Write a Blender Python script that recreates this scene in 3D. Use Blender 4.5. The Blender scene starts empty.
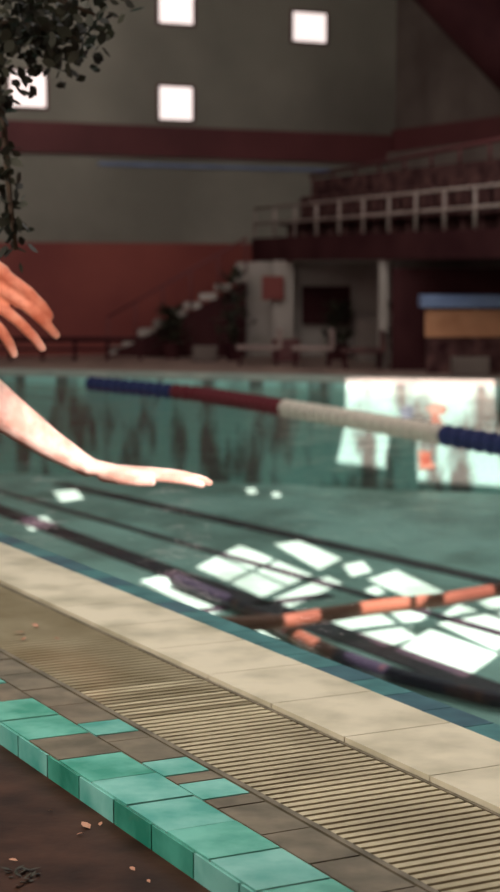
import bpy, bmesh, math, random
from mathutils import Vector, Matrix
from mathutils.geometry import delaunay_2d_cdt
random.seed(7)
S=bpy.context.scene
COL=S.collection
S.view_settings.view_transform='Standard'
S.view_settings.look='None'
H=1.2; F=1800.0; PITCH=math.atan(176/F)
# ---------------------------------------------------------------- camera
cd=bpy.data.cameras.new('camera'); cam=bpy.data.objects.new('camera',cd); COL.objects.link(cam)
cam.location=(0,0,H); cam.rotation_euler=(math.pi/2-PITCH,0,0)
cd.sensor_fit='VERTICAL'; cd.sensor_height=36; cd.lens=F*36/892
cd.dof.use_dof=True; cd.dof.focus_distance=4.2; cd.dof.aperture_fstop=3.5
cd.clip_end=200
S.camera=cam
def ray(px,py):
    f=Vector((0,math.cos(PITCH),-math.sin(PITCH))); up=Vector((0,math.sin(PITCH),math.cos(PITCH)))
    return f+Vector((1,0,0))*((px-250)/F)-up*((py-446)/F)
def at(px,py,Y):
    r=ray(px,py); return Vector((0,0,H))+r*(Y/r.y)
def onz(px,py,z):
    r=ray(px,py); return Vector((0,0,H))+r*((z-H)/r.z)
# deck frame
A=math.radians(27.2)
U=Vector((-math.sin(A),math.cos(A),0)); V=Vector((math.cos(A),math.sin(A),0))
def uv(s,v,z=0): return U*s+V*v+Vector((0,0,z))
# ---------------------------------------------------------------- materials
def mat(name,c1,c2=None,scale=4,rough=.6,bump=0,stretch=(1,1,1),emis=0,spec=.4,lo=.35,hi=.65,detail=5):
    m=bpy.data.materials.new(name); m.use_nodes=True; nt=m.node_tree; b=nt.nodes['Principled BSDF']
    b.inputs['Roughness'].default_value=rough; b.inputs['Specular IOR Level'].default_value=spec
    c2=c2 or tuple(x*.8 for x in c1)
    tc=nt.nodes.new('ShaderNodeTexCoord'); mp=nt.nodes.new('ShaderNodeMapping'); mp.inputs['Scale'].default_value=stretch
    nz=nt.nodes.new('ShaderNodeTexNoise'); nz.inputs['Scale'].default_value=scale; nz.inputs['Detail'].default_value=detail
    cr=nt.nodes.new('ShaderNodeValToRGB')
    cr.color_ramp.elements[0].position=lo; cr.color_ramp.elements[0].color=(*c1,1)
    cr.color_ramp.elements[1].position=hi; cr.color_ramp.elements[1].color=(*c2,1)
    nt.links.new(tc.outputs['Object'],mp.inputs[0]); nt.links.new(mp.outputs[0],nz.inputs['Vector'])
    nt.links.new(nz.outputs['Fac'],cr.inputs[0]); nt.links.new(cr.outputs[0],b.inputs['Base Color'])
    if bump:
        bp=nt.nodes.new('ShaderNodeBump'); bp.inputs['Strength'].default_value=bump; bp.inputs['Distance'].default_value=.01
        nt.links.new(nz.outputs['Fac'],bp.inputs['Height']); nt.links.new(bp.outputs[0],b.inputs['Normal'])
    if emis:
        b.inputs['Emission Color'].default_value=(*c1,1); b.inputs['Emission Strength'].default_value=emis
    return m
M={}
M['wet']=mat('wet_dark_floor',(.018,.007,.004),(.075,.033,.020),6,.55,.5,lo=.3,hi=.74,spec=.08)
M['grout']=mat('grout',(.10,.085,.065),(.06,.05,.04),20,.9)
M['cope']=mat('cream_stone',(.44,.40,.27),(.76,.69,.52),4,.5,.15,lo=.28,hi=.58)
M['slat']=mat('cream_slat',(.58,.51,.34),(.36,.31,.20),3,.55,spec=.2)
M['worn']=mat('worn_slat',(.22,.18,.10),(.36,.31,.20),3,.6,spec=.15)
M['silt']=mat('olive_silt',(.13,.105,.06),(.27,.23,.145),4.5,.8,.4,spec=.12)
M['chan']=mat('drain_dark',(.05,.03,.025),(.03,.02,.018),5,.8)
M['g1']=mat('green_tile',(.04,.33,.24),(.17,.57,.46),6,.25,.2)
M['g2']=mat('teal_tile',(.08,.40,.33),(.25,.63,.55),6,.25,.2)
M['g3']=mat('deep_green_tile',(.02,.22,.15),(.08,.40,.30),6,.25,.2)
M['br']=mat('brown_tile',(.10,.085,.055),(.21,.175,.12),9,.5,.2,spec=.2)
M['rim']=mat('rim_teal',(.03,.16,.17),(.07,.27,.28),9,.3,.1)
M['rim2']=mat('rim_blue',(.02,.09,.13),(.05,.17,.21),9,.3,.1)
M['bfloor']=mat('basin_floor',(.15,.25,.22),(.32,.52,.47),1.2,.6,0,(1,.6,1),lo=.36,hi=.62)
M['bwall']=mat('basin_wall',(.085,.10,.09),(.27,.53,.48),4.2,.6,0,(1,1,.3),lo=.40,hi=.55,detail=7)  # stretched dark streaks paint the water's reflections into the colour
M['dark']=mat('dark_line',(.014,.010,.02),(.03,.02,.03),4,.6)
M['deck']=mat('far_deck',(.14,.09,.075),(.24,.16,.13),2,.6)
M['wall']=mat('plaster',(.15,.14,.115),(.28,.26,.215),.35,.8)
M['red']=mat('red_paint',(.16,.033,.028),(.23,.055,.042),.6,.7)
M['dred']=mat('dark_red',(.085,.022,.024),(.13,.036,.038),.8,.7)
M['mar']=mat('maroon_dark',(.028,.007,.009),(.05,.016,.017),1.5,.8,spec=.1)
M['grey']=mat('grey_concrete',(.11,.085,.075),(.18,.15,.13),1,.8,spec=.1)
M['lgrey']=mat('light_concrete',(.28,.25,.22),(.37,.33,.30),2,.8,spec=.1)
M['lng']=mat('lounger_plastic',(.17,.12,.11),(.25,.19,.17),2,.7,spec=.1)
M['rail']=mat('rail_paint',(.34,.27,.24),(.22,.17,.15),3,.5)
M['blue']=mat('blue_paint',(.11,.16,.29),(.17,.23,.37),3,.6)
M['org']=mat('orange_wood',(.42,.20,.10),(.30,.13,.06),3,.6)
M['cloth']=mat('dark_cloth',(.025,.008,.010),(.11,.055,.05),5,.8,spec=.1)
M['fw']=mat('float_white',(.64,.58,.48),(.44,.40,.34),3,.5)
M['fr']=mat('float_red',(.08,.008,.014),(.12,.016,.022),3,.6,spec=.2)
M['fb']=mat('float_blue',(.010,.016,.065),(.02,.03,.10),3,.6,spec=.2)
M['hose']=mat('reflection_rust',(.09,.030,.018),(.17,.065,.038),1.1,.6,lo=.4,hi=.6)  # reflected roof beam given as a rust colour
M['beam_reflection_dark']=mat('reflection_navy_sunspots',(.010,.009,.022),(.13,.05,.03),1.3,.6,lo=.52,hi=.62)  # rust patches are sun spots painted over the dark reflection colour
M['skin']=mat('skin',(.66,.36,.28),(.86,.60,.50),26,.5,.15,lo=.4,hi=.58)
M['hair']=mat('hair',(.03,.018,.012),(.06,.03,.02),30,.6,.3)
M['suit']=mat('navy_suit',(.02,.03,.08),(.03,.05,.12),10,.6)
M['leaf']=mat('leaf',(.014,.014,.009),(.04,.038,.022),6,.6)
M['dry']=mat('dry_leaf',(.42,.17,.10),(.60,.33,.22),20,.7)
M['bark']=mat('bark',(.05,.03,.02),(.09,.06,.04),14,.9,.5)
M['pot']=mat('terracotta',(.30,.12,.07),(.24,.09,.05),6,.8)
M['win']=mat('window_glow',(1.0,.86,.82),None,3,.5,emis=1.1)
M['mosb']=mat('mosaic_blue',(.05,.08,.13),(.16,.22,.28),16,.5,lo=.4,hi=.6)
M['moso']=mat('mosaic_orange',(.28,.07,.04),(.36,.22,.16),16,.5,lo=.4,hi=.6)
M['lip']=mat('grey_teal_lip',(.22,.27,.24),(.34,.37,.32),3,.6)
# water
w=bpy.data.materials.new('pool_water'); w.use_nodes=True; nt=w.node_tree
for n in list(nt.nodes): nt.nodes.remove(n)
o=nt.nodes.new('ShaderNodeOutputMaterial'); mx=nt.nodes.new('ShaderNodeMixShader'); t=nt.nodes.new('ShaderNodeBsdfTransparent')
g=nt.nodes.new('ShaderNodeBsdfGlossy'); fr=nt.nodes.new('ShaderNodeFresnel'); fr.inputs['IOR'].default_value=1.10
t.inputs[0].default_value=(.89,.97,.95,1); g.inputs['Roughness'].default_value=.05; g.inputs[0].default_value=(.95,.90,.87,1)
nz=nt.nodes.new('ShaderNodeTexNoise'); nz.inputs['Scale'].default_value=2.4; nz.inputs['Detail'].default_value=4
tc=nt.nodes.new('ShaderNodeTexCoord'); bp=nt.nodes.new('ShaderNodeBump'); bp.inputs['Strength'].default_value=.7; bp.inputs['Distance'].default_value=.05
nt.links.new(tc.outputs['Object'],nz.inputs['Vector']); nt.links.new(nz.outputs['Fac'],bp.inputs['Height']); nt.links.new(bp.outputs[0],g.inputs['Normal'])
nt.links.new(fr.outputs[0],mx.inputs[0]); nt.links.new(t.outputs[0],mx.inputs[1]); nt.links.new(g.outputs[0],mx.inputs[2]); nt.links.new(mx.outputs[0],o.inputs[0])
M['water']=w
# ---------------------------------------------------------------- helpers
def link(name,me,mats,parent=None,label=None,cat=None,kind=None,group=None):
    ob=bpy.data.objects.new(name,me); COL.objects.link(ob)
    for m in mats: me.materials.append(m)
    if parent: ob.parent=parent
    if label: ob['label']=label
    if cat: ob['category']=cat
    if kind: ob['kind']=kind
    if group: ob['group']=group
    return ob
def empty(name,loc,label,cat,group=None):
    e=bpy.data.objects.new(name,None); COL.objects.link(e); e.location=loc; e['label']=label; e['category']=cat
    e.empty_display_size=.1
    if group: e['group']=group
    return e
def setparent(ob,p):
    ob.parent=p; ob.matrix_parent_inverse=Matrix.Translation(p.location).inverted()
def finish(name,bm,mats,bevel=0,smooth=False,recalc=True,**k):
    if bevel: bmesh.ops.bevel(bm,geom=bm.edges[:],offset=bevel,segments=1,affect='EDGES')
    if recalc: bmesh.ops.recalc_face_normals(bm,faces=bm.faces[:])
    me=bpy.data.meshes.new(name); bm.to_mesh(me); bm.free()
    if smooth:
        for p in me.polygons: p.use_smooth=True
    p=k.pop('parent',None)
    ob=link(name,me,mats,**k)
    if p: setparent(ob,p)
    return ob
def addprism(bm,pts,z0,z1,mi=0):
    a=[bm.verts.new((p[0],p[1],z0)) for p in pts]; b=[bm.verts.new((p[0],p[1],z1)) for p in pts]
    n=len(pts); fs=[bm.faces.new(a[::-1]),bm.faces.new(b)]
    for i in range(n): fs.append(bm.faces.new((a[i],a[(i+1)%n],b[(i+1)%n],b[i])))
    for f in fs: f.material_index=mi
    return fs
def prism(name,pts,z0,z1,m,bevel=0,**k):
    bm=bmesh.new(); addprism(bm,pts,z0,z1); return finish(name,bm,[m],bevel,**k)
def quadtile(bm,s0,s1,v0,v1,z0,z1,mi=0):
    addprism(bm,[uv(s0,v0),uv(s1,v0),uv(s1,v1),uv(s0,v1)],z0,z1,mi)
def addbox(bm,c,sz,rz=0,mi=0):
    r=Matrix.Rotation(rz,3,'Z'); vs=[]
    for x,y,z in [(-1,-1,-1),(1,-1,-1),(1,1,-1),(-1,1,-1),(-1,-1,1),(1,-1,1),(1,1,1),(-1,1,1)]:
        vs.append(bm.verts.new(Vector(c)+r@Vector((x*sz[0]/2,y*sz[1]/2,z*sz[2]/2))))
    for q in [(0,3,2,1),(4,5,6,7),(0,1,5,4),(1,2,6,5),(2,3,7,6),(3,0,4,7)]:
        f=bm.faces.new([vs[i] for i in q]); f.material_index=mi
def box(name,c,sz,m,rz=0,bevel=0,**k):
    bm=bmesh.new(); addbox(bm,c,sz,rz); return finish(name,bm,[m],bevel,**k)
def tube(bm,pts,rad,n=10,mi=0):
    pts=[Vector(p) for p in pts]; rings=[]
    for i,p in enumerate(pts):
        d=(pts[min(i+1,len(pts)-1)]-pts[max(i-1,0)]).normalized()
        a=d.orthogonal().normalized() if abs(d.z)>.95 else d.cross(Vector((0,0,1))).normalized()
        b=d.cross(a); r=rad[i] if isinstance(rad,(list,tuple)) else rad
        rings.append([bm.verts.new(p+a*r*math.cos(2*math.pi*j/n)+b*r*math.sin(2*math.pi*j/n)) for j in range(n)])
    for i in range(len(rings)-1):
        for j in range(n):
            f=bm.faces.new((rings[i][j],rings[i][(j+1)%n],rings[i+1][(j+1)%n],rings[i+1][j])); f.material_index=mi; f.smooth=True
    bm.faces.new(rings[0][::-1]); bm.faces.new(rings[-1])
# ---------------------------------------------------------------- near deck
S0,S1=-2.5,13.0
FL=-0.06
K0,K1,K2,K3=1.560,1.859,2.275,2.600; K4=2.74
prism('floor',[uv(-9,-14),uv(28,-14),uv(28,K0+.01),uv(-9,K0+.01)],FL-.2,FL,M['wet'],kind='structure')
prism('floor_slab',[uv(-9,K0+.012),uv(S1,K0+.012),uv(S1,K4),uv(-9,K4)],-1.35,-.07,M['grout'],kind='structure')
# kerb: outer row almost all glazed, inner row mostly brown with a few green pieces
def sof(px,py): return onz(px,py,0).dot(U)
s_brown=[sof(85,733),sof(5,700)+.1]; s_green=[sof(125,725),sof(200,770),sof(247,800)]
bm=bmesh.new(); quadtile(bm,S0,S1,K0+.004,K1-.003,-.062,-.004,0)
vm=K0+.172; L=.212; s=S0
while s<S1-L:
    r=random.random(); mi=1+ (0 if r<.4 else 1 if r<.75 else 2); c=s+L/2
    if any(abs(c-q)<L/2 for q in s_brown) or (c>5.4 and random.random()<.2) : mi=4
    j=lambda:random.uniform(.002,.005)
    quadtile(bm,s+j(),s+L-j(),K0+.004,vm-.003,-.03,random.uniform(-.001,.001),mi)
    a=s+L*.45; c=a+L/2
    if any(abs(c-q)<L/2 for q in s_green):
        quadtile(bm,a+j(),a+L*.35-j(),vm+.003,K1-.006,-.03,0,4)
        quadtile(bm,a+L*.35+j(),a+L-j(),vm+.003,K1-.006,-.03,0,random.choice([1,2]))
    else: quadtile(bm,a+j(),a+L-j(),vm+.003,K1-.006,-.03,random.uniform(-.001,.001),4)
    mi3=random.choice([1,2,3,3,2])
    a=s+L*.3
    quadtile(bm,a+j(),a+L-j(),K0-.003,K0+.003,FL,-.004,mi3)
    s+=L
finish('tile_kerb',bm,[M['grout'],M['g1'],M['g2'],M['g3'],M['br']],label='raised kerb of glazed green and brown tiles beside drain grate',cat='tile kerb')
# grate
ge=empty('drain_grate',uv(4,(K1+K2)/2,-.07),'cream slatted overflow drain grate set between kerb and coping','drain grate')
bm=bmesh.new(); quadtile(bm,S0,S1,K1+.002,K2-.002,-.068,-.055)
finish('channel',bm,[M['chan']],parent=ge)
bm=bmesh.new(); s=S0
while s<S1-.05:
    mi=0 if s<4.5+random.uniform(-.35,.35) else 1
    quadtile(bm,s,s+.023,K1+.02,K2-.015,-.03,-.002,mi); s+=.036
finish('slats',bm,[M['slat'],M['worn']],parent=ge)
bm=bmesh.new(); N=40; rows=[]
for i in range(N+1):
    s=3.6+(S1-3.6)*(i/N)**1.6; t=min(1,(s-3.6)/1.5)
    rows.append([bm.verts.new(uv(s,K1+.02+(K2-K1-.035)*j/6,-.05+.0455*t+random.uniform(-.0015,.0012))) for j in range(7)])
for i in range(N):
    for j in range(6): bm.faces.new((rows[i][j],rows[i+1][j],rows[i+1][j+1],rows[i][j+1]))
finish('silt',bm,[M['silt']],parent=ge,label='olive brown silt clogging the slats')
bm=bmesh.new(); quadtile(bm,S0,S1,K1+.002,K1+.018,-.05,0); quadtile(bm,S0,S1,K2-.013,K2-.003,-.05,0)
finish('frame',bm,[M['br']],parent=ge)
# coping
bm=bmesh.new(); quadtile(bm,S0,S1,K2,K3,-.068,-.004,1); s=S0
while s<S1-.4:
    quadtile(bm,s+.002,s+.4-.002,K2+.001,K3-.001,-.02,.012,0); s+=.4
finish('pool_coping',bm,[M['cope'],M['grout']],label='cream stone coping slabs along the pool edge',cat='coping')
bm=bmesh.new(); quadtile(bm,S0,S1,K3+.001,K4-.002,-.068,-.02,2); s=S0
while s<S1-.2:
    quadtile(bm,s+.002,s+.2-.002,K3+.003,K4-.002,-.03,-.006,random.choice([0,0,1])); s+=.2
finish('pool_rim_tiles',bm,[M['rim'],M['rim2'],M['grout']],label='dark teal tile border on the pool lip',cat='pool rim')
def fallen(px,py,sz,z=FL,lab='small dry orange leaf lying on the wet floor'):
    p=onz(px,py,z); bm=bmesh.new(); a=random.random()*6.28; d=Vector((math.cos(a),math.sin(a),.15)); s_=Vector((-math.sin(a),math.cos(a),.1)); c=p+Vector((0,0,.003))
    q=[c,c+d*sz*.35+s_*sz*.25,c+d*sz*.7+s_*sz*.2,c+d*sz,c+d*sz*.7-s_*sz*.18+Vector((0,0,.003)),c+d*sz*.35-s_*sz*.25+Vector((0,0,.003))]
    bm.faces.new([bm.verts.new(x) for x in q]); finish('fallen_leaf',bm,[M['dry']],label=lab,cat='leaf',group='fallen leaves')
for x,y,z_ in [(90,830,.04),(100,827,.02),(76,836,.02),(118,826,.015),(135,872,.02),(18,862,.02),(150,884,.014),(48,812,.012)]: fallen(x,y,z_)
for x,y,z_ in [(14,633,.05),(38,628,.04),(22,641,.03),(60,640,.02)]: fallen(x,y,z_,0,'pale dry leaf caught on the silted grate')
# weed clump on the lower floor
bm=bmesh.new(); wc=onz(22,878,FL)
for k in range(26):
    a=random.random()*6.28; d=Vector((math.cos(a),math.sin(a),random.uniform(.1,.6))).normalized()*random.uniform(.015,.035); c=wc+Vector((random.uniform(-.03,.03),random.uniform(-.05,.05),.001)); s_=d.cross(Vector((0,0,1))).normalized()*.005
    bm.faces.new([bm.verts.new(x) for x in (c,c+d*.5+s_,c+d,c+d*.5-s_)])
finish('weed_clump',bm,[M['leaf']],label='small dark weed tuft growing from the wet floor',cat='weed')
# ---------------------------------------------------------------- pool basin
ZB=-1.25; ZW=-.12
farL=Vector((-3.0,21.7)); farR=Vector((2.72,19.7)); fd=(farR-farL).normalized()
def farp(x): return farL+fd*((x-farL.x)/fd.x)
N1=uv(S1,K4); N2=uv(-9,K4)
FL1=farp(-5.0); FR=farp(6.6)
poly=[(N1.x,N1.y),(N2.x,N2.y),(FR.x,FR.y),(FL1.x,FL1.y)]
prism('floor_side',[uv(S1,K0+.012),uv(S1,K4),(FL1.x,FL1.y),(FL1.x-1,FL1.y+3),uv(25,K0+.012)],-1.35,0,M['deck'],kind='structure')
pe=empty('swimming_pool',(2,12,ZB),'teal tiled swimming pool basin with dark lane markings','swimming pool')
bm=bmesh.new(); vs=[bm.verts.new((p[0],p[1],ZB)) for p in poly]; bm.faces.new(vs)
finish('basin_floor',bm,[M['bfloor']],recalc=False,parent=pe)
bm=bmesh.new()
for i in range(len(poly)):
    a=poly[i]; b=poly[(i+1)%len(poly)]
    bm.faces.new([bm.verts.new((a[0],a[1],ZB)),bm.verts.new((b[0],b[1],ZB)),bm.verts.new((b[0],b[1],-.065)),bm.verts.new((a[0],a[1],-.065))])
finish('basin_wall',bm,[M['bwall']],recalc=False,parent=pe)
def floorline(a,b,wd,m,name='lane_line'):
    p=onz(*a,ZB); q=onz(*b,ZB); d=(q-p).normalized(); n=Vector((-d.y,d.x,0))*wd/2
    bm=bmesh.new(); addprism(bm,[p-n,q-n,q+n,p+n],ZB+.002,ZB+.012); return finish(name,bm,[m],parent=pe)
floorline((-20,503),(500,694),.26,M['dark'])
floorline((60,484),(520,588),.2,M['dark'])
floorline((-20,486),(520,640),.10,M['dark'])
floorline((200,612),(330,596),.12,M['dark'])
# water (normal up)
bm=bmesh.new(); bm.faces.new([bm.verts.new((p[0],p[1],ZW)) for p in poly])
finish('pool_water',bm,[M['water']],recalc=False,label='clear teal water with gentle ripples filling the pool',cat='water')
# far coping
n=Vector((-fd.y,fd.x)); 
def fq(x0,x1,o0,o1):
    return [farp(x0)+n*o0,farp(x1)+n*o0,farp(x1)+n*o1,farp(x0)+n*o1]
prism('pool_coping',fq(-5,6.2,.0,.35),-.062,.0,M['lip'],label='grey teal stone lip at the far end of the pool',cat='coping')
prism('floor_far',fq(-14,12,.36,14),-.2,0,M['deck'],kind='structure')
nn3=Vector((n.x,n.y,0))
def onfar(px,py,off=0):
    r=ray(px,py); t=(nn3.dot(Vector((farL.x,farL.y,0))-Vector((0,0,H))))/nn3.dot(r); return Vector((0,0,H))+r*t-nn3*off
def wallpatch(name,pp,m,lab):
    bm=bmesh.new(); bm.faces.new([bm.verts.new(onfar(x,y,.006)) for x,y in pp]); return finish(name,bm,[m],parent=pe,label=lab)
wallpatch('mosaic',[(399,410),(408,404),(415,408),(412,418),(416,436),(402,438),(405,422)],M['mosb'],'faded blue mosaic mark')
wallpatch('mosaic',[(426,408),(434,403),(446,406),(447,412),(438,416),(446,426),(430,428),(432,416)],M['moso'],'faded orange mosaic mark')
wallpatch('mosaic',[(418,450),(432,452),(430,458),(436,468),(420,470)],M['moso'],'faded orange mosaic mark')
# ---------------------------------------------------------------- lane rope
def onw(px,py): return onz(px,py,ZW)
rp=[onw(88,383.3),onw(200,394),onw(340,417),onw(560,455)]
re_=empty('lane_rope',rp[2],'floating lane rope of red, cream and navy discs','lane rope')
bm=bmesh.new(); tube(bm,rp,.012,8); finish('cable',bm,[M['dark']],parent=re_)
def proj(p):
    d=p-Vector((0,0,H)); f=Vector((0,math.cos(PITCH),-math.sin(PITCH))); return 250+F*d.x/d.dot(f)
def floatmesh(m):
    bm=bmesh.new(); R=.088
    prof=[(-.05,.03),(-.045,.045),(-.025,R*.93),(-.01,R),(.01,R),(.025,R*.93),(.045,.045),(.05,.03)]; rings=[]
    for x,r in prof: rings.append([bm.verts.new((x,r*math.cos(k*math.pi/8),r*math.sin(k*math.pi/8))) for k in range(16)])
    for i in range(len(rings)-1):
        for j in range(16): bm.faces.new((rings[i][j],rings[i][(j+1)%16],rings[i+1][(j+1)%16],rings[i+1][j]))
    bm.faces.new(rings[0][::-1]); bm.faces.new(rings[-1]); bmesh.ops.recalc_face_normals(bm,faces=bm.faces[:])
    me=bpy.data.meshes.new('float_disc'); bm.to_mesh(me); bm.free(); me.materials.append(m); return me
fm={k:floatmesh(M[k]) for k in('fw','fr','fb')}
for a_,b_ in zip(rp,rp[1:]):
    dd=b_-a_; rd=dd.normalized(); rot=Vector((1,0,0)).rotation_difference(rd); NF=max(1,round(dd.length/.17))
    for i in range(NF):
        p=a_+dd*(i+.5)/NF; x=proj(p); k='fb' if x<168 else 'fr' if x<284 else 'fw' if x<438 else 'fb'
        ob=bpy.data.objects.new('float_disc',fm[k]); COL.objects.link(ob); ob.rotation_mode='QUATERNION'; ob.rotation_quaternion=rot; ob.location=p
        setparent(ob,re_); ob['label']={'fw':'cream plastic float','fr':'dark red plastic float','fb':'navy plastic float'}[k]
# added tubes on pool floor, coloured as reflected roof beams
def hose(pp,m,lab,r=.06,lift=.02):  # builds an added tube standing in for a roof beam reflection
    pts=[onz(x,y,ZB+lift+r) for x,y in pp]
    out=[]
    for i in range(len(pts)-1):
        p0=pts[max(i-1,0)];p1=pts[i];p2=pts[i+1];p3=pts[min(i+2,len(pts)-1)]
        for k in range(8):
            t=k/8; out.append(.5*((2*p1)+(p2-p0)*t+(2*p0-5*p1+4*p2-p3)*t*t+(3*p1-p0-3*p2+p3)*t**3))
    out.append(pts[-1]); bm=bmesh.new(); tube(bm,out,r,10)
    return finish('reflection_tube',bm,[m],label=lab,cat='hose')
hose([(215,624),(280,622),(330,614),(385,606),(440,600),(500,590),(560,584)],M['hose'],'rust brown tube painted as a roof beam reflection',.05,.13)
hose([(175,580),(240,606),(285,630),(330,652),(385,672),(440,686),(500,700),(560,712)],M['beam_reflection_dark'],'navy tube painted as a beam reflection, with rust patches as sun spots',.05,.013)
# ---------------------------------------------------------------- unseen gobo overhead, openings cut to cast the sun patches
SUN=Vector((-.2,.6,-.77)).normalized(); ZC=7.0
def up(p): return p-SUN*((p.z-ZC)/SUN.z)
holes=[]
def split(q,nx,ny,gap=.07):
    out=[]
    P=lambda a,b:(Vector(q[0])*(1-a)+Vector(q[1])*a)*(1-b)+(Vector(q[3])*(1-a)+Vector(q[2])*a)*b
    for i in range(nx):
        for j in range(ny):
            a0=i/nx+(gap/2 if i else 0);a1=(i+1)/nx-(gap/2 if i<nx-1 else 0);b0=j/ny+(gap/2 if j else 0);b1=(j+1)/ny-(gap/2 if j<ny-1 else 0)
            out.append([P(a0,b0),P(a1,b0),P(a1,b1),P(a0,b1)])
    return out
quads=[[(146,582),(178,575),(230,604),(205,614)],
 [(278,545),(300,542),(338,558),(318,568)],[(278,598),(325,578),(338,584),(292,606)],
 [(258,632),(288,626),(322,648),(300,658)],[(336,622),(372,610),(412,636),(382,646)],
 [(372,580),(398,572),(445,594),(415,600)],[(345,565),(362,562),(370,571),(352,576)],
 [(400,652),(432,632),(492,654),(462,676)],[(438,622),(460,606),(508,624),(495,648)],
 [(385,607),(415,604),(430,612),(410,626)],[(482,603),(500,596),(540,612),(515,622)],
 [(22,520),(45,517),(55,526),(32,530)],[(55,492),(75,490),(82,498),(62,501)],
 [(246,489),(254,488),(257,493),(249,494)],[(272,493),(278,492),(281,496),(274,497)],
 [(366,590),(376,586),(384,592),(374,596)],[(342,668),(366,660),(392,676),(372,684)]]
quads=[[tuple((Vector(p)-sum((Vector(x) for x in q),Vector((0,0)))/4)*1.13+sum((Vector(x) for x in q),Vector((0,0)))/4) for p in q] for q in quads]
quads+=split([(196,567),(240,545),(312,575),(262,597)],2,2,.055)
for q in quads: holes.append([up(onz(x,y,ZB)) for x,y in q])
for q in [[(346,379),(530,379),(530,424),(346,424)],[(345,426),(390,426),(386,468),(337,462)],[(416,426),(530,426),(530,488),(418,480)]]:
    holes.append([up(onfar(x,y)) for x,y in q])
X0,X1,Y0,Y1=-14,14,-12,34
verts=[Vector((X0,Y0)),Vector((X1,Y0)),Vector((X1,Y1)),Vector((X0,Y1))]; edges=[(0,1),(1,2),(2,3),(3,0)]
for h in holes:
    b=len(verts); verts+=[Vector((p.x,p.y)) for p in h]; edges+=[(b+i,b+(i+1)%len(h)) for i in range(len(h))]
ov,oe,of,_,_,_=delaunay_2d_cdt(verts,edges,[],0,1e-5)
def inside(c,h):
    r=False;j=len(h)-1
    for i in range(len(h)):
        a,b=h[i],h[j]
        if (a.y>c.y)!=(b.y>c.y) and c.x<(b.x-a.x)*(c.y-a.y)/(b.y-a.y)+a.x: r=not r
        j=i
    return r
bm=bmesh.new(); bv=[bm.verts.new((v.x,v.y,ZC)) for v in ov]
for f in of:
    c=sum((Vector(ov[i]) for i in f),Vector((0,0)))/len(f)
    if not any(inside(c,h) for h in holes): bm.faces.new([bv[i] for i in f])
finish('ceiling_gobo',bm,[M['grey']],kind='structure')
# ---------------------------------------------------------------- hall walls
WO=Vector((0,26.8,0))
def onback(px,py,off=0):
    r=ray(px,py); nn=Vector((-V.y,V.x,0)); t=nn.dot(WO-nn*off-Vector((0,0,H)))/nn.dot(r); return Vector((0,0,H))+r*t
def wallq(name,px0,px1,z0,z1,off,th,m,**k):
    a=onback(px0,300,off); b=onback(px1,300,off); nn=Vector((-V.y,V.x,0))*th
    return prism(name,[a,b,b+nn,a+nn],z0,z1,m,**k)
def zb(px,py): return onback(px,py).z
wallq('wall_back',-500,395,0,7.1,0,.3,M['wall'],kind='structure')
wallq('trim_1',-500,258,0,zb(130,243),.03,.03,M['red'],kind='structure')
wallq('trim_2',-500,392,zb(200,158),zb(200,128),.06,.06,M['dred'],kind='structure')
wallq('trim_3',100,330,zb(200,168),zb(200,165),.03,.03,M['blue'],kind='structure')
ca=onback(394,300); ca.z=0
dirR=Vector((.46,-.888,0)); cb=ca+dirR*22; nr=Vector((.888,.46,0))*.3
prism('wall_right',[ca,cb,cb+nr,ca+nr],0,7.1,M['grey'],kind='structure')
def wallR(name,s0,s1,z0,z1,th,m,off=0,**k):
    a=ca+dirR*s0-nr*(off/.3); b=ca+dirR*s1-nr*(off/.3); q=-nr*(th/.3); return prism(name,[a,b,b+q,a+q],z0,z1,m,**k)
wallR('trim_4',0,8,zb(390,160),zb(390,130),.06,M['dred'],kind='structure')
bm=bmesh.new(); a=at(405,-60,24); b=at(640,190,23.5); tube(bm,[a,b],.5,6); 
finish('roof_brace',bm,[M['mar']],label='dark maroon raking roof brace against the side wall',cat='roof beam')
wi=0
for (a,b,c,d) in [(160,-6,194,24),(160,87,193,120),(292,13,325,42),(12,72,48,107)]:
    wi+=1; cx=(a+c)/2
    wallq('window_%d'%wi,a,c,zb(cx,d),zb(cx,b),.02,.02,M['win'],kind='structure')
    p0=onback(a,300,.025);p1=onback(c,300,.025); z0,z1=zb(cx,d),zb(cx,b)
    nn=Vector((-V.y,V.x,0)); bm=bmesh.new(); tv=(p1-p0).normalized()*.03
    for (q0,q1,h0,h1) in [(p0-tv,p0,z0-.03,z1+.03),(p1,p1+tv,z0-.03,z1+.03),(p0,p1,z0-.03,z0),(p0,p1,z1,z1+.03)]:
        addprism(bm,[q0-nn*.02,q1-nn*.02,q1+nn*.02,q0+nn*.02],h0,h1)
    finish('window_%d_frame'%wi,bm,[M['dred']],kind='structure')
# ---------------------------------------------------------------- gallery
gA=at(255,238,25.9); gB=at(520,232,19.2); 
gA.z=gB.z=(gA.z+gB.z)/2
gd=(gB-gA).normalized(); gn=Vector((gd.y,-gd.x,0)); gn=-gn if gn.dot(V)<0 else gn
GL=(gB-gA).length+1
ge2=empty('spectator_gallery',(gA.x,gA.y,0),'concrete spectator gallery with dark front and pale railing','gallery')
def gbox(name,s0,s1,o0,o1,z0,z1,m,par=ge2):
    P=lambda s,o: gA+gd*s+gn*o
    return prism(name,[P(s0,o0),P(s1,o0),P(s1,o1),P(s0,o1)],z0,z1,m,parent=par)
zf=gA.z
gbox('slab',0,GL,0,2.2,zf-.28,zf,M['mar'])
gbox('fascia',0,GL,-.05,0,zf-.3,zf+.02,M['mar'])
rb2=bmesh.new(); 
for hh in (.50,.28): tube(rb2,[gA+Vector((0,0,hh-.06)),gA+gd*GL+Vector((0,0,hh))],.02,6)
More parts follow.
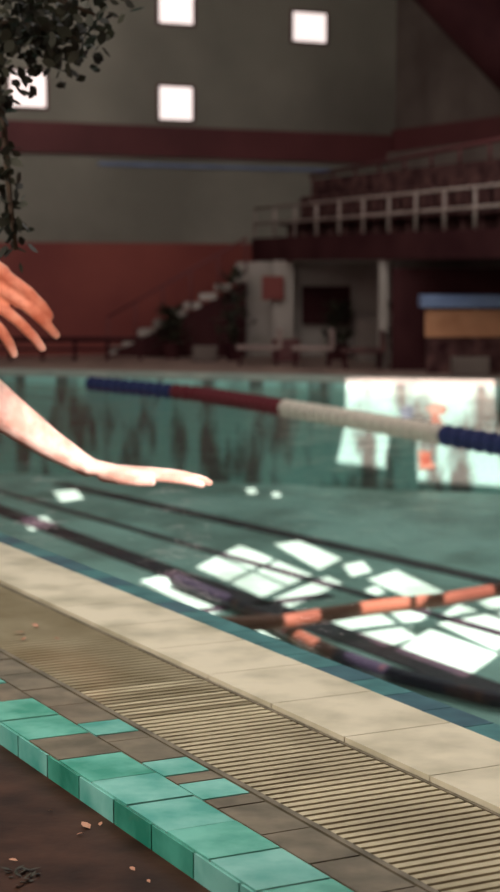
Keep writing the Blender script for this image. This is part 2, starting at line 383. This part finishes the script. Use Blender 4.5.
finish('handrail',rb2,[M['rail']],parent=ge2)
k=0
while k*.7<GL:
    p=gA+gd*(k*.7); bm=bmesh.new(); tube(bm,[p,p+Vector((0,0,.5-.06*(1-k*.7/GL)))],.02,6); finish('post',bm,[M['rail']],parent=ge2); k+=1
gbox('parapet',.4,GL,.7,.9,zf,zf+.85,M['cloth'])
bm=bmesh.new(); p=gA+gd*.4+gn*.7; q=gA+gd*GL+gn*.7
tube(bm,[p+Vector((0,0,.9)),q+Vector((0,0,1.15))],.03,6)
for i in range(12): 
    r_=p.lerp(q,i/11); tube(bm,[r_+Vector((0,0,.84)),r_+Vector((0,0,.9+.25*i/11))],.02,6)
finish('handrail',bm,[M['dred']],parent=ge2)
gbox('rear_parapet',.4,GL,1.9,2.1,zf,zf+1.25,M['grey'])
for px,Yd,m_ in [(283,25.0,'lgrey'),(383,22.3,'lgrey')]:
    p=at(px,300,Yd)
    box('pillar',(p.x,p.y,(zf-.3)/2),(.28 if px<300 else .10,.3,zf-.3),M[m_],label='concrete pillar holding up the gallery',cat='pillar',group='gallery pillars')
def fbox(name,a,b,c,d,Y,dep,m,bevel=0,base=None,**k):
    p=at(a,d,Y); q=at(c,b,Y); z0=p.z if base is None else base
    return box(name,((p.x+q.x)/2,Y+dep/2,(z0+q.z)/2),(q.x-p.x,dep,q.z-z0),m,0,bevel,**k)
fbox('wall_under_gallery',236,262,392,360,25.3,.1,M['lgrey'],base=0,kind='structure')
fbox('door_1',302,286,350,324,25.2,.06,M['mar'],kind='structure')
fbox('door_2',392,268,520,330,21.7,.06,M['mar'],base=0,kind='structure')
fbox('hose_cabinet',262,276,284,300,24.75,.05,M['red'],.01,label='dull red fire cabinet on the grey pillar',cat='cabinet')
# stairs
p0=at(108,352,25.0); p1=at(246,275,25.0); ns=9
bm=bmesh.new()
for i in range(ns):
    x0=p0.x+(p1.x-p0.x)*i/ns; x1=p0.x+(p1.x-p0.x)*(i+1)/ns; z=(i+1)*p1.z/ns
    addbox(bm,((x0+x1)/2,25.5,z-.05),(x1-x0+.03,.9,.09))
st=empty('staircase',(p0.x,25.4,0),'short concrete staircase rising to the gallery','stairs')
finish('steps',bm,[M['lgrey']],parent=st)
bm=bmesh.new()
a=Vector((p0.x,25.03,0)); b=Vector((p1.x,25.03,0)); c=Vector((p1.x,25.03,p1.z-.1)); 
f=[bm.verts.new(x) for x in (a,b,c)]; g=[bm.verts.new(x+Vector((0,.9,0))) for x in (a,b,c)]
bm.faces.new(f); bm.faces.new(g[::-1])
for i in range(3): bm.faces.new((f[i],f[(i+1)%3],g[(i+1)%3],g[i]))
finish('stringer',bm,[M['mar']],parent=st)
bm=bmesh.new(); tube(bm,[Vector((p0.x,25.0,.55)),Vector((p1.x,25.0,p1.z+.5))],.02,6)
for i in range(6):
    t=i/5; b0=Vector((p0.x,25.0,0)).lerp(Vector((p1.x,25.0,p1.z)),t); tube(bm,[b0,b0+Vector((0,0,.53))],.015,6)
finish('handrail',bm,[M['dred']],parent=st)
def counter(a,b,c,Y,label):
    e=empty('counter',(at((a+c)/2,300,Y).x,Y,0),label,'counter')
    fbox('counter_top',a,b,c,b+13,Y,.5,M['blue'],parent=e,bevel=.01)
    fbox('front_panel',a+3,b+15,c-2,b+42,Y+.05,.05,M['org'],parent=e)
    fbox('kick_board',a+5,b+43,c-4,345,Y+.08,.05,M['cloth'],base=0,parent=e)
    for x in (a+8,(a+c)//2,c-8): fbox('leg',x-3,b+13,x+3,345,Y+.15,.08,M['grey'],base=0,parent=e)
counter(422,295,530,20.9,'long blue topped counter with orange wooden front panel')
def lounger(px,Y,w_,m,label):
    p=at(px,355,Y); e=empty('lounger',(p.x,Y,0),label,'lounger','loungers along the pool end')
    wd=w_
    box('seat',(p.x,Y,.22),(wd,.5,.05),m,0,.01,parent=e)
    bm=bmesh.new(); addbox(bm,(p.x+wd*.5,Y,.34),(.05,.5,.25)); finish('backrest',bm,[m],.01,parent=e)
    for sx in(-.42,.42):
        for sy in(-.2,.2): box('leg',(p.x+sx*wd,Y+sy,.10),(.04,.04,.2),M['mar'],0,parent=e)
lounger(258,22.9,.55,M['lng'],'dull brown plastic lounger on the far deck')
lounger(312,22.6,.5,M['lng'],'dull brown plastic lounger on the far deck')
lounger(362,22.0,.5,M['cloth'],'dark lounger beside the gallery pillar')
fbox('rescue_board',356,318,412,336,23.5,.06,M['grey'],.01,base=0,label='grey freestanding board leaning near the pillar',cat='board')
def crate(px,Y,sx,sz,m,label):
    p=at(px,350,Y); bm=bmesh.new(); w2=sx/2
    for k in range(4):
        z=.02+k*sz/4; addbox(bm,(p.x,Y-.15,z+sz/10),(sx,.02,sz/5.5)); addbox(bm,(p.x,Y+.15,z+sz/10),(sx,.02,sz/5.5))
        addbox(bm,(p.x-w2,Y,z+sz/10),(.02,.3,sz/5.5)); addbox(bm,(p.x+w2,Y,z+sz/10),(.02,.3,sz/5.5))
    for ax in(-1,1):
        for ay in(-1,1): addbox(bm,(p.x+ax*(w2-.02),Y+ay*.13,sz/2),(.03,.03,sz))
    addbox(bm,(p.x,Y,.02),(sx,.3,.03)); finish('crate',bm,[m],label=label,cat='crate')
crate(286,23.9,.35,.28,M['dred'],'dark red slatted crate on the far deck')
crate(205,23.6,.3,.2,M['grey'],'grey slatted crate near the stairs')
crate(470,20.6,.4,.20,M['grey'],'grey slatted crate in front of the counter')
def plant(px,Y,h,label):
    p=at(px,350,Y); e=empty('potted_plant',(p.x,Y,0),label,'plant','potted plants on the far deck')
    bm=bmesh.new(); rings=[[bm.verts.new((p.x+r*math.cos(k*math.pi/8),Y+r*math.sin(k*math.pi/8),z)) for k in range(16)] for z,r in [(0,.1),(.2,.15),(.22,.16)]]
    for i in range(2):
        for j in range(16): bm.faces.new((rings[i][j],rings[i][(j+1)%16],rings[i+1][(j+1)%16],rings[i+1][j]))
    bm.faces.new(rings[0][::-1]); bm.faces.new(rings[-1]); finish('pot',bm,[M['mar']],parent=e)
    bm=bmesh.new()
    for k in range(130):
        a=random.random()*6.28; r=random.random()*.26; z=.2+random.random()*h
        c=Vector((p.x+r*math.cos(a)*(1-.5*(z-.2)/h),Y+r*math.sin(a),z)); d=Vector((math.cos(a)*.6,math.sin(a)*.6,random.uniform(-.3,1))).normalized()*.18; s_=d.cross(Vector((0,0,1))).normalized()*.04
        bm.faces.new([bm.verts.new(x) for x in (c,c+d*.5+s_,c+d,c+d*.5-s_)])
    o_=finish('foliage',bm,[M['leaf']],parent=e); o_['kind']='stuff'
plant(234,24.0,.95,'dark bushy potted plant at the foot of the stairs')
plant(172,24.5,.45,'small dark potted plant beside the stairs')
plant(338,24.2,.5,'dark bushy potted plant beside the doorway')
plant(402,22.9,.55,'dark bushy potted plant near the pillar')
# barrier rail
be=empty('barrier_rail',(at(90,355,24).x,24,0),'dark low barrier rail along the far deck','barrier')
pa=at(-120,352,24); pb=at(140,352,24)
bm=bmesh.new(); tube(bm,[(pa.x,24,.28),(pb.x,24,.28)],.035,8); tube(bm,[(pa.x,24,.15),(pb.x,24,.15)],.02,8); finish('rail',bm,[M['mar']],parent=be)
for i in range(9):
    x=pa.x+(pb.x-pa.x)*i/8; box('post',(x,24,.14),(.05,.05,.28),M['mar'],parent=be)
def seatmesh():
    bm=bmesh.new(); addbox(bm,(0,0,.22),(.36,.34,.05)); addbox(bm,(0,.18,.42),(.36,.04,.36)); addbox(bm,(0,0,.1),(.08,.2,.2))
    bmesh.ops.bevel(bm,geom=bm.edges[:],offset=.012,segments=1,affect='EDGES')
    me=bpy.data.meshes.new('gallery_seat'); bm.to_mesh(me); bm.free(); me.materials.append(M['cloth']); return me
sm=seatmesh(); ang=math.atan2(gd.y,gd.x)
i=0
while .5+i*.45<GL-.3:
    ob=bpy.data.objects.new('gallery_seat',sm); COL.objects.link(ob); p=gA+gd*(.5+i*.45)+gn*.4; ob.location=(p.x,p.y,zf+.002); ob.rotation_euler=(0,0,ang)
    ob['label']='dark plastic seat behind the gallery railing'; ob['category']='seat'; ob['group']='gallery seats'; i+=1
# ---------------------------------------------------------------- tree
T0=Vector((-1.95,6.4,FL))
te=empty('potted_tree',T0,'dark leafy potted tree with drooping branches','tree')
bm=bmesh.new(); rr=[(0,.2),(.02,.21),(.38,.28),(.42,.30),(.42,.26),(.36,.25)]
rings=[[bm.verts.new(T0+Vector((r*math.cos(k*math.pi/12),r*math.sin(k*math.pi/12),z))) for k in range(24)] for z,r in rr]
for i in range(len(rings)-1):
    for j in range(24): bm.faces.new((rings[i][j],rings[i][(j+1)%24],rings[i+1][(j+1)%24],rings[i+1][j]))
bm.faces.new(rings[0][::-1]); bm.faces.new(rings[-1]); finish('pot',bm,[M['pot']],parent=te)
YT=6.4
bm=bmesh.new(); crown=T0+Vector((.15,0,1.9))
tube(bm,[T0+Vector((0,0,.36)),T0+Vector((.05,0,1.0)),crown],[.06,.05,.035],10)
branches=[]
def br(pp,r=.012):
    pts=[crown]+[at(x,y,YT+dy) for x,y,dy in pp]; tube(bm,pts,[r*1.6]+[r*(1-.6*i/len(pp)) for i in range(len(pp))],6); branches.append(pts)
br([(-120,30,0),(-30,20,.1),(30,25,.1),(80,40,.1)])
br([(-100,0,0),(-10,-20,-.1),(60,0,-.1),(95,15,-.1)])
br([(-110,50,0),(-40,40,0),(-6,60,0),(4,130,0),(10,200,0),(16,250,0)],.018)
br([(-80,50,.2),(-10,36,.2),(40,44,.2),(75,54,.2)])
br([(-200,-60,0),(-100,-90,.1),(0,-60,.1)])
br([(-380,-20,0),(-450,20,0),(-480,80,0)]); br([(-330,-80,0),(-380,-120,-.2)]); 
finish('trunk',bm,[M['bark']],parent=te)
bm=bmesh.new()
def leaf(c,sz):
    d=Vector((random.uniform(-1,1),random.uniform(-1,1),random.uniform(-1.2,.3))).normalized(); s_=d.orthogonal().normalized(); s_.rotate(Matrix.Rotation(random.random()*6.28,3,d))
    q=[c,c+d*sz*.35+s_*sz*.3,c+d*sz*.7+s_*sz*.25,c+d*sz,c+d*sz*.7-s_*sz*.25,c+d*sz*.35-s_*sz*.3]
    bm.faces.new([bm.verts.new(x) for x in q])
for bi,pts in enumerate(branches):
    for i in range(1,len(pts)-1):
        for k in range(100 if bi!=2 or i<2 else 34):
            c=pts[i].lerp(pts[i+1],random.random()); sp=.11 if not(bi==2 and i>=2) else .035
            leaf(c+Vector([random.gauss(0,sp*.6) for _ in range(3)]),random.uniform(.04,.065))
finish('foliage',bm,[M['leaf']],parent=te)['kind']='stuff'
# ---------------------------------------------------------------- person
bm=bmesh.new()
def ball(c,r,sc=(1,1,1)):
    m=Matrix.Translation(c)@Matrix.Diagonal((r*sc[0],r*sc[1],r*sc[2],1)); bmesh.ops.create_icosphere(bm,subdivisions=2,radius=1,matrix=m)
def limb(pts,rad,sc=(1,1,1)):
    for i in range(len(pts)-1):
        a,b=Vector(pts[i]),Vector(pts[i+1]); r0,r1=rad[i],rad[i+1]; L=(b-a).length; nst=max(2,int(L/(min(r0,r1)*.3)))
        for k in range(nst+1):
            t=k/nst; ball(a.lerp(b,t),r0+(r1-r0)*t,sc)
hip=Vector((-1.22,3.0,.88)); chest=Vector((-.93,3.0,1.14)); neck=Vector((-.83,3.0,1.30))
limb([hip,(-1.10,3.0,1.0),chest],[.12,.105,.13],(1,1.25,1))
limb([(-.86,2.84,1.20),(-.86,3.16,1.20)],[.065,.065])
limb([chest,neck,(-.77,3.0,1.38)],[.1,.055,.05])
hd=Vector((-.73,3.0,1.45)); ball(hd,.1,(.95,.78,1.15)); ball(hd+Vector((.03,0,-.06)),.065,(1,.85,1)); ball(hd+Vector((.10,0,-.02)),.016,(1.2,.8,1.4))
ball(hd+Vector((.088,0,-.06)),.016,(.7,1.6,.5))
for sy in(-1,1): ball(hd+Vector((-.01,sy*.08,-.01)),.022,(.6,.4,1.2))
for sy in(-1,1):
    y=3.0+sy*.1
    limb([(-1.22,y,.86),(-1.12+.05*sy,y+.02*sy,.46),(-1.22+.08*sy,y+.02*sy,.05)],[.09,.058,.04])
    limb([(-1.22+.08*sy,y+.02*sy,.0),(-1.02+.08*sy,y+.04*sy,-.025)],[.045,.03],(1,1.1,.8))
# reaching arm: slim forearm, flat palm-down hand
W=at(88,467,3.0); E=at(-45,368,2.95)
limb([(-.86,2.82,1.20),(-.70,2.85,1.12),E],[.06,.05,.041])
limb([E,at(0,408,2.97),at(48,443,3.0),W],[.041,.036,.026,.0175],(1,1.15,1))
limb([W,at(112,471,3.0)],[.0175,.0160],(1,1.6,.85))
for oy,l in[(-.03,.088),(-.01,.100),(.011,.094),(.031,.076)]:
    k0=at(150,474,3.0)+Vector((0,oy,0))
    limb([at(108,471,3.0)+Vector((0,oy*.6,0)),k0],[.0130,.0105],(1,1.2,.85))
    k1=k0+Vector((l*.5,oy*.25,-.004)); k2=k0+Vector((l*.8,oy*.4,-.008)); k3=k0+Vector((l,oy*.5,-.013))
    limb([k0,k1,k2,k3],[.0094,.0086,.0080,.0068])
tb=at(105,472,3.0)+Vector((0,-.02,-.003)); limb([tb,tb+Vector((.03,-.03,-.003)),tb+Vector((.06,-.043,-.005)),tb+Vector((.082,-.045,-.006))],[.0125,.0105,.0095,.0082])
# raised hand: drooping fingers held fairly close
YH=3.14; WR=at(-75,225,YH)
E2=Vector((-.80,3.36,1.0)); limb([(-.86,3.18,1.20),E2],[.06,.042]); limb([E2,WR],[.042,.026])
rt=[(2,273),(-3,287),(-8,301),(-14,314)]; tp=[(50,316),(56,335),(42,348),(14,354)]
for (a,b),(c,d) in zip(rt,tp):
    R0=at(a,b,YH); T=at(c,d,YH); mid=R0.lerp(T,.5)+Vector((.004,-.012,.006)); m2=R0.lerp(T,.8)+Vector((.003,-.008,.004))
    limb([WR.lerp(R0,.15),R0],[.022,.0155]); limb([R0,mid,m2,T],[.0118,.0106,.0100,.0084])
limb([WR,at(-52,285,YH-.02),at(-42,318,YH-.03),at(-30,338,YH-.03)],[.02,.014,.011,.009])
me=bpy.data.meshes.new('tmp'); bm.to_mesh(me); bm.free(); tmp=bpy.data.objects.new('tmp',me); COL.objects.link(tmp)
m1=tmp.modifiers.new('r','REMESH'); m1.mode='VOXEL'; m1.voxel_size=.0040; m1.use_smooth_shade=True
m2=tmp.modifiers.new('s','SMOOTH'); m2.factor=.5; m2.iterations=3
dg=bpy.context.evaluated_depsgraph_get(); nm=bpy.data.meshes.new_from_object(tmp.evaluated_get(dg)); nm.name='person_body'
bpy.data.objects.remove(tmp)
for p in nm.polygons: p.use_smooth=True
nm.materials.clear()
person=link('person',nm,[M['skin']],label='swimmer in navy trunks leaning with both bare arms outstretched',cat='person')
bm=bmesh.new()
for (c,r,sc) in [(hip,.13,(1,1.25,1)),(Vector((-1.19,2.9,.80)),.1,(1,1,1)),(Vector((-1.19,3.1,.80)),.1,(1,1,1)),(Vector((-1.17,2.9,.70)),.09,(1,1,1)),(Vector((-1.17,3.1,.70)),.09,(1,1,1))]:
    bmesh.ops.create_icosphere(bm,subdivisions=3,radius=1,matrix=Matrix.Translation(c)@Matrix.Diagonal((r*sc[0],r*sc[1],r*sc[2],1)))
o_=finish('swim_trunks',bm,[M['suit']],smooth=True); o_.parent=person
mm=o_.modifiers.new('r','REMESH'); mm.mode='VOXEL'; mm.voxel_size=.012; mm.use_smooth_shade=True
bm=bmesh.new(); bmesh.ops.create_icosphere(bm,subdivisions=4,radius=1,matrix=Matrix.Translation(hd+Vector((-.018,0,.025)))@Matrix.Diagonal((.1,.086,.112,1)))
bmesh.ops.delete(bm,geom=[v for v in bm.verts if v.co.z<hd.z-.03 or (v.co.x>hd.x+.04 and v.co.z<hd.z+.06)],context='VERTS')
o_=finish('hair',bm,[M['hair']],smooth=True); o_.parent=person
# ---------------------------------------------------------------- lights
def light(name,typ,loc,target,energy,color,**k):
    ld=bpy.data.lights.new(name,typ); ld.energy=energy; ld.color=color
    for a,b in k.items(): setattr(ld,a,b)
    ob=bpy.data.objects.new(name,ld); COL.objects.link(ob); ob.location=loc
    d=Vector(target)-Vector(loc); ob.rotation_euler=d.to_track_quat('-Z','Y').to_euler(); return ob
light('sun','SUN',(0,0,20),Vector((0,0,20))+SUN,34,(1,.62,.59),angle=.004)
light('pool_fill','AREA',(1,14,6.6),(1,14,0),620,(1,.95,.92),shape='RECTANGLE',size=12,size_y=10)  # added ambient fill over the pool, unseen
light('deck_fill','AREA',(-3.5,3,5.0),(0,4.5,0),370,(1,.94,.84),shape='RECTANGLE',size=3,size_y=3)  # added soft warm fill for the foreground deck
light('hall_fill','AREA',(-2.5,20,6.6),(-2,26,2.5),140,(1,.92,.86),shape='RECTANGLE',size=6,size_y=3)  # added fill to lift the back wall
light('arm_spot','SPOT',(1.7,.6,1.7),(-.25,3.0,.86),1150,(1,.86,.82),spot_size=math.radians(8.5),spot_blend=.5,shadow_soft_size=.05)  # added only to brighten the reaching arm
light('hand_spot','SPOT',(-.2,.9,2.4),(-.42,3.14,1.14),200,(1,.36,.20),spot_size=math.radians(6),spot_blend=.5,shadow_soft_size=.05)  # added only to tint the raised hand orange
wd=bpy.data.worlds.new('world'); S.world=wd; wd.use_nodes=True; wd.node_tree.nodes['Background'].inputs[0].default_value=(.60,.36,.34,1); wd.node_tree.nodes['Background'].inputs[1].default_value=.52
